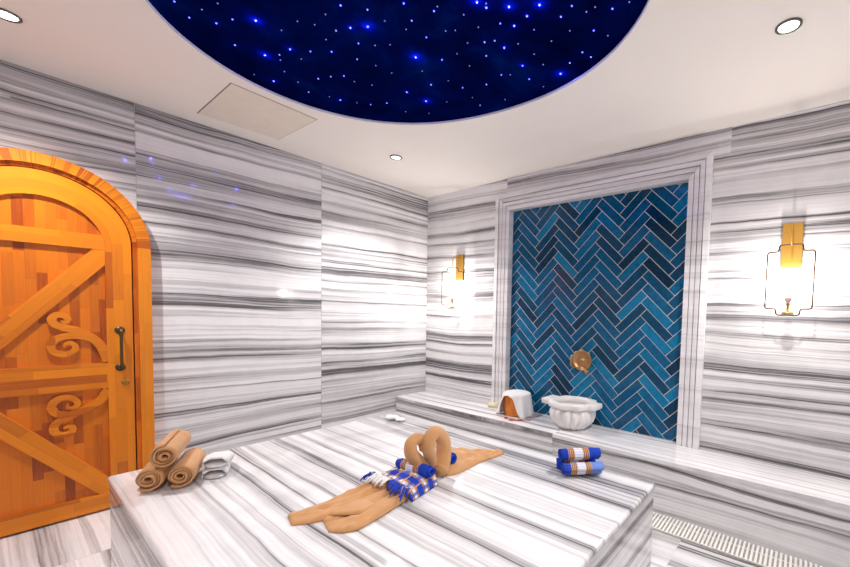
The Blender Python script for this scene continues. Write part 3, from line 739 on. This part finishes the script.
# ------------------------------------------------------------------ towel rolls
def roll_bm(p0, ang, length, R, th=0.010, seed=1, tele=0.010, squash=0.06, spiral_dir=1):
    """a rolled towel: real spiral of cloth, axis from p0 (floor contact of the front end) along ang"""
    rnd = random.Random(seed); d = Vector((math.cos(ang), math.sin(ang), 0)); n = Vector((-d.y, d.x, 0))
    c0 = Vector(p0) + Vector((0, 0, R)); turns = (R - 0.010) / (th * 1.12); N = int(turns * 22)
    ph = rnd.uniform(0, 6.28)
    prof = []
    for i in range(N + 1):
        t = i / N; a = ph + spiral_dir * t * turns * 2 * PI; r = 0.010 + (R - th * 0.5 - 0.010) * t
        r *= 1 + 0.05 * (1 - t) * math.sin(3 * a + ph) + (0.02 * math.sin(2 * a + ph) if t < 0.95 else 0)
        prof.append((a, r, t))
    bm = B(); K = 9; rowsv = []
    for k in range(K + 1):
        u = k / K; ring = []
        for side in (1, -1):
            seq = prof if side == 1 else prof[::-1]
            for a, r, t in seq:
                rr = r + side * th * 0.37
                off = tele * math.sin(t * 9 + ph) * (1 if k in (0, K) else 0)
                soft = 1 - 0.05 * (abs(2 * u - 1) ** 6)
                rr *= soft * (1 + 0.018 * noise.noise(Vector((u * 3 + seed, math.cos(a) * 1.5, math.sin(a) * 1.5))))
                z = math.sin(a) * rr * (1 - squash if math.sin(a) < 0 else 1 - squash * 0.4)
                z = max(z, -R + 0.001)
                pos = c0 + d * (u * length + (off if k == 0 else (-off if k == K else 0))) + n * (math.cos(a) * rr) + Vector((0, 0, z))
                ring.append((bm.verts.new(pos), u, a))
        rowsv.append(ring)
    L = bm.loops.layers.uv.new('uv'); m_ = len(rowsv[0])
    def face(vs):
        f_ = bm.faces.new([v_[0] for v_ in vs])
        for l, v_ in zip(f_.loops, vs): l[L].uv = (v_[1], v_[2] / (2 * PI))
        f_.smooth = True
    for k in range(K):
        a, b_ = rowsv[k], rowsv[k + 1]
        for i in range(m_): face((a[i], a[(i + 1) % m_], b_[(i + 1) % m_], b_[i]))
    half = m_ // 2
    for ring in (rowsv[0], rowsv[K]):
        for i in range(half - 1): face((ring[i], ring[i + 1], ring[m_ - 2 - i], ring[m_ - 1 - i]))
    return bm
def roll(name, p0, ang, length, R, mat, label, catg, group, **k):
    return tag(obj(name, roll_bm(p0, ang, length, R, **k), mat), label, catg, group)
TA = math.radians(156); TR = 0.058
G1 = 'rolled tan towels at the platform corner'
pL, pR = Vector((1.366, -2.756, ZK)), Vector((1.420, -2.658, ZK))
roll('towel_roll', pL, TA, 0.275, TR, M['tan'], 'rolled tan towel at bottom left of the three, nearest the platform edge', 'towel', G1, th=0.0118, squash=0.08, seed=3)
roll('towel_roll', pR, TA, 0.275, TR, M['tan'], 'rolled tan towel at bottom right of the three, beside white slippers', 'towel', G1, th=0.0118, squash=0.08, seed=8)
dd = Vector((math.cos(TA), math.sin(TA), 0))
roll('towel_roll', (pL + pR) / 2 + dd * 0.0 + Vector((0, 0, 0.098)), TA, 0.275, TR, M['tan'], 'rolled tan towel lying on top of the other two rolls', 'towel', G1, th=0.0118, squash=0.08, seed=5)

# ------------------------------------------------------------------ white slippers in clear film
sl = thing('slipper_packet', 'pair of folded white slippers wrapped in clear film beside the tan rolls', 'slippers', (1.36, -2.50, ZK))
def slipper(zz, ang, off, wid):
    """sole with an open-fronted band over it, toe end towards the viewer"""
    dx = Vector((math.cos(ang), math.sin(ang), 0)); n = Vector((-dx.y, dx.x, 0)); c = Vector((1.413, -2.530, 0)) + dx * off
    def P(u, v_, z): return c + dx * u + n * v_ + Vector((0, 0, z))
    bm = B(); N = 24; lo, hi = [], []
    for i in range(N):
        th = 2 * PI * i / N; u = 0.105 + 0.105 * math.cos(th); v_ = wid * abs(math.sin(th)) ** 0.75 * (1 if math.sin(th) >= 0 else -1)
        lo.append(bm.verts.new(P(u, v_, zz))); hi.append(bm.verts.new(P(u, v_ * 0.98, zz + 0.010)))
    bm.faces.new(lo); bm.faces.new(hi)
    for i in range(N): bm.faces.new((lo[i], lo[(i + 1) % N], hi[(i + 1) % N], hi[i]))
    s0 = obj('slipper', bm, M['cloth'], sl, smooth='auto')
    bm = B(); gr = []
    for i in range(11):
        t = i / 10; u = 0.012 + 0.135 * t; row = []; hh = 0.038 + 0.012 * math.sin(PI * t) - 0.016 * t
        for j in range(17):
            a = PI * j / 16; v_ = math.cos(a) * wid * (0.92 + 0.10 * math.sin(PI * t)); z = zz + 0.006 + hh * math.sin(a) ** 0.7
            row.append(bm.verts.new(P(u + 0.006 * math.sin(j * 1.3), v_, z + 0.002 * noise.noise(Vector((u * 60, v_ * 60, zz * 9))))))
        gr.append(row)
    for a, b_ in zip(gr, gr[1:]):
        for j in range(16): bm.faces.new((a[j], a[j + 1], b_[j + 1], b_[j]))
    bmesh.ops.recalc_face_normals(bm, faces=bm.faces); bmesh.ops.solidify(bm, geom=list(bm.faces), thickness=0.006)
    o = obj('upper_band', bm, M['cloth'], sl, smooth=True); o.parent = s0
slipper(ZK + 0.002, TA + 0.03, 0.0, 0.055); slipper(ZK + 0.055, TA - 0.05, 0.006, 0.057)
bm = B(); dx = Vector((math.cos(TA), math.sin(TA), 0)); n = Vector((-dx.y, dx.x, 0)); c = Vector((1.413, -2.530, 0)); gr = []
for i in range(25):
    row = []
    for j in range(25):
        u, v_ = -0.065 + i / 24 * 0.06, (j / 24 * 2 - 1) * 0.062
        z = ZK + 0.002 + 0.022 * (i / 24) ** 2 * (1 - (j / 12 - 1) ** 4) + 0.016 * abs(noise.noise(Vector((u * 70, v_ * 55, 1.3))))
        row.append(bm.verts.new(c + dx * u + n * v_ + Vector((0, 0, z))))
    gr.append(row)
for a, b_ in zip(gr, gr[1:]):
    for j in range(24): bm.faces.new((a[j], a[j + 1], b_[j + 1], b_[j]))
bmesh.ops.solidify(bm, geom=list(bm.faces), thickness=0.0004)
obj('plastic_film', bm, M['film'], sl, label='clear crinkled plastic film')
# small white packet at the far corner
pk = thing('white_packet', 'small crumpled white packet lying on the platform corner near the bench', 'packet', (1.20, -1.33, ZK))
for i, (x, y, l, wd, hgt, a) in enumerate(((1.165, -1.335, 0.10, 0.07, 0.032, 0.5), (1.245, -1.318, 0.075, 0.065, 0.022, 0.1))):
    bm = B(); bmesh.ops.create_icosphere(bm, subdivisions=3, radius=1.0)
    for v_ in bm.verts:
        q = 1 + 0.16 * noise.noise(v_.co * 2.2 + Vector((i * 3, 0, 0))); v_.co = Vector((v_.co.x * q * l * 0.55, v_.co.y * q * wd * 0.55, max(0.0, (v_.co.z * 0.5 + 0.45)) * hgt * q))
    bm.transform(Matrix.Translation((x, y, ZK + 0.0005)) @ Matrix.Rotation(a, 4, 'Z')); obj('paper_fold', bm, M['cloth'], pk, smooth=True)

# ------------------------------------------------------------------ blue rolled towels at the far right corner
BA = math.radians(46); BR = 0.037
d = Vector((math.cos(BA), math.sin(BA), 0)); n = Vector((-d.y, d.x, 0))
p = Vector((2.690, -1.400, ZK))
G2 = 'rolled blue striped towels on the platform corner'
roll('blue_towel_roll', p, BA, 0.195, BR, M['bluel'], 'rolled blue striped towel, front one at the bottom of the stack', 'towel', G2, th=0.008, seed=12, squash=0.03)
roll('blue_towel_roll', p + n * 0.076 - d * 0.012, BA, 0.195, BR, M['blue'], 'rolled blue striped towel, rear one at the bottom of the stack', 'towel', G2, th=0.008, seed=14, squash=0.03)
roll('blue_towel_roll', p + n * 0.035 - d * 0.008 + Vector((0, 0, 0.063)), BA, 0.20, BR, M['blue'], 'rolled blue striped towel on top of the blue stack', 'towel', G2, th=0.008, seed=17, squash=0.03)

# ------------------------------------------------------------------ towel swans with spread wings
def cloth_strip(name, La, Rb, hts, mat, parent, z0, seed=0, nu=48, nv=18, thick=0.0, wr=0.006, uvs=(1, 1), crease=None, swap=False):
    A = cat([(*p, 0) for p in La], nu); C = cat([(*p, 0) for p in Rb], nu); Hh = cat([(h, 0, 0) for h in hts], nu)
    Z0 = cat([(z, 0, 0) for z in (z0 if hasattr(z0, '__len__') else [z0, z0])], nu)
    bm = B(); L = bm.loops.layers.uv.new('uv'); top, bot = [], []
    for i in range(nu):
        r1, r2 = [], []
        for j in range(nv + 1):
            v_ = j / nv; p_ = A[i].lerp(C[i], v_); sh = max(0.0, 1 - abs(2 * v_ - 1) ** 4) ** 0.5
            endf = min(1, min(i, nu - 1 - i) / 2.0) ** 0.5
            z = Z0[i].x + Hh[i].x * (0.18 + 0.82 * sh) * (0.4 + 0.6 * endf)
            z += wr * sh * (noise.noise(Vector((p_.x * 26 + seed, p_.y * 11, seed))) + 0.6 * noise.noise(Vector((p_.x * 60, p_.y * 22 + seed, 0))))
            if crease: z -= crease[1] * math.exp(-((v_ - crease[0] - 0.12 * math.sin(i / nu * 3)) / 0.05) ** 2) * sh
            r1.append((bm.verts.new((p_.x, p_.y, max(z, Z0[i].x + 0.001))), i / (nu - 1) * uvs[0], v_ * uvs[1]))
            r2.append((bm.verts.new((p_.x, p_.y, Z0[i].x)), i / (nu - 1) * uvs[0], v_ * uvs[1]))
        top.append(r1); bot.append(r2)
    def face(vs):
        f_ = bm.faces.new([q[0] for q in vs]); f_.smooth = True
        for l, q in zip(f_.loops, vs): l[L].uv = (q[2], q[1]) if swap else (q[1], q[2])
    for i in range(nu - 1):
        for j in range(nv):
            face((top[i][j], top[i][j + 1], top[i + 1][j + 1], top[i + 1][j])); face((bot[i][j], bot[i + 1][j], bot[i + 1][j + 1], bot[i][j + 1]))
        for j in (0, nv): face((top[i][j], top[i + 1][j], bot[i + 1][j], bot[i][j]))
    for i in (0, nu - 1):
        for j in range(nv): face((top[i][j], top[i][j + 1], bot[i][j + 1], bot[i][j]))
    return obj(name, bm, mat, parent)
zt = ZK + 0.001
sa = thing('towel_swan', 'tan towel folded as a swan, left half of the heart, long tail towards the viewer', 'towel', (2.17, -1.90, ZK), 'pair of tan towel swans forming a heart')
cloth_strip('tail', [(2.030, -2.462), (2.036, -2.400), (2.042, -2.300), (2.040, -2.200), (2.035, -2.090), (2.030, -1.960), (2.06, -1.86)],
            [(2.112, -2.484), (2.150, -2.435), (2.172, -2.385), (2.190, -2.310), (2.190, -2.215), (2.185, -2.110), (2.19, -1.980), (2.19, -1.88)],
            [0.016, 0.020, 0.023, 0.027, 0.032, 0.040, 0.042], M['tan'], sa, zt, 2, wr=0.017, crease=(0.45, 0.016))
cloth_strip('tail_fold', [(2.172, -2.392), (2.166, -2.330), (2.160, -2.230), (2.150, -2.130), (2.145, -2.030), (2.15, -1.95)],
            [(2.262, -2.418), (2.312, -2.385), (2.335, -2.335), (2.322, -2.236), (2.302, -2.137), (2.275, -2.04), (2.25, -1.95)],
            [0.014, 0.020, 0.026, 0.030, 0.036, 0.040], M['tan'], sa, [zt, zt + 0.003, zt + 0.003, zt + 0.003], 5, wr=0.013, crease=(0.35, 0.014))
# turned-back flap at the tail's end
cloth_strip('turned_flap', [(2.180, -2.375), (2.200, -2.335), (2.200, -2.27), (2.19, -2.22)], [(2.19, -2.370), (2.255, -2.330), (2.290, -2.285), (2.27, -2.22)],
            [0.007, 0.012, 0.014, 0.008], M['tan'], sa, [zt + 0.020, zt + 0.028, zt + 0.030, zt + 0.030], 9, nu=24, nv=10, wr=0.003)
LA = [(2.17, -1.800, ZK + 0.040), (2.17, -1.845, 0.575), (2.17, -1.905, 0.615), (2.17, -1.960, 0.675), (2.17, -1.965, 0.728), (2.17, -1.928, 0.745), (2.172, -1.898, 0.722), (2.175, -1.898, 0.678)]
P = cat(LA, 56); bm = B(); tube(bm, P, [min(1, 0.55 + i * 0.09) * 0.043 - 0.014 * min(1, i / 34) - (0.014 * max(0, (i - 42) / 13)) for i in range(56)], 16, wob=0.10, seed=3)
obj('neck', bm, M['tan'], sa, smooth=True)
sb = thing('towel_swan', 'tan towel folded as a swan, right half of the heart, tail towards the bench', 'towel', (2.19, -1.75, ZK), 'pair of tan towel swans forming a heart')
cloth_strip('tail', [(2.03, -1.80), (1.995, -1.68), (1.985, -1.58), (2.00, -1.50), (2.095, -1.450), (2.17, -1.385), (2.215, -1.335)],
            [(2.235, -1.79), (2.255, -1.73), (2.252, -1.64), (2.245, -1.55), (2.250, -1.47), (2.262, -1.40), (2.258, -1.35)],
            [0.042, 0.038, 0.030, 0.024, 0.022, 0.020, 0.015], M['tan'], sb, zt, 7, wr=0.014, crease=(0.55, 0.014))
LB = [(2.225, -1.840, ZK + 0.034), (2.22, -1.808, 0.590), (2.21, -1.786, 0.655), (2.21, -1.800, 0.722), (2.21, -1.845, 0.764), (2.21, -1.884, 0.745), (2.21, -1.890, 0.692), (2.205, -1.870, 0.642), (2.20, -1.85, 0.60)]
P = cat(LB, 64); bm = B(); tube(bm, P, [min(1, 0.55 + i * 0.09) * 0.042 - 0.010 * min(1, i / 40) - (0.012 * max(0, (i - 48) / 15)) for i in range(64)], 16, wob=0.10, seed=9)
obj('neck', bm, M['tan'], sb, smooth=True)

# blue plaid cloth over the tail, with fringes
cl = thing('fringed_cloth', 'blue plaid fringed cloth laid across the front swan tail', 'cloth', (2.17, -2.0, ZK + 0.04))
cloth_strip('folded_cloth', [(2.055, -2.060), (2.115, -2.080), (2.20, -2.088), (2.285, -2.082), (2.318, -2.075)], [(2.012, -1.905), (2.08, -1.89), (2.15, -1.875), (2.23, -1.870), (2.275, -1.885)],
            [0.010, 0.012, 0.014, 0.012, 0.008], M['plaid'], cl, [zt + 0.034, zt + 0.048, zt + 0.048, zt + 0.040, zt + 0.002], 4, nu=44, nv=40, wr=0.009, uvs=(0.5, 1.3), swap=True)
def fringe(nm, base, out, nst, mat, seed, zb):
    rnd = random.Random(seed); bm = B()
    for i in range(nst):
        t = i / max(1, nst - 1); b0 = Vector(base[0]).lerp(Vector(base[1]), t); o_ = Vector(out) * rnd.uniform(0.7, 1.15) + Vector((rnd.uniform(-.012, .012), rnd.uniform(-.012, .012), 0))
        tube(bm, [b0 + Vector((0, 0, 0.012)), b0 + o_ * 0.4 + Vector((0, 0, 0.012 + rnd.uniform(0, 0.010))), b0 + o_ * 0.75 + Vector((0, 0, 0.006 + rnd.uniform(-0.006, 0.006))), b0 + o_ + Vector((0, 0, rnd.uniform(-0.010, 0.002)))],
             [0.004, 0.0052, 0.0045, 0.003], 7)
    return obj(nm, bm, mat, cl, smooth=True)
fringe('blue_fringe', ((2.035, -2.07, zt + 0.045), (2.075, -2.085, zt + 0.05)), (-0.01, -0.050, 0), 6, M['thread_blue'], 1, 0)
fringe('white_fringe', ((2.085, -2.085, zt + 0.056), (2.18, -2.088, zt + 0.060)), (0.0, -0.058, 0), 14, M['thread_white'], 2, 0)
fringe('blue_fringe', ((2.20, -2.086, zt + 0.058), (2.30, -2.078, zt + 0.048)), (0.018, -0.050, -0.006), 13, M['thread_blue'], 3, 0)
fringe('gold_fringe', ((2.05, -2.085, zt + 0.047), (2.30, -2.078, zt + 0.046)), (0.008, -0.034, 0), 12, M['thread_gold'], 5, 0)
# two blue rolls laid against the swans
roll('blue_towel_roll', (2.074, -1.955, ZK + 0.045), math.radians(8), 0.20, 0.034, M['blue'], 'rolled blue striped towel in front of the heart, on the plaid cloth', 'towel', 'blue rolls beside the towel heart', th=0.0075, seed=21, squash=0.03)
roll('blue_towel_roll', (2.015, -1.715, ZK + 0.030), math.radians(0), 0.19, 0.034, M['blue'], 'rolled blue towel half hidden behind the towel heart', 'towel', 'blue rolls beside the towel heart', th=0.0075, seed=22, squash=0.03)
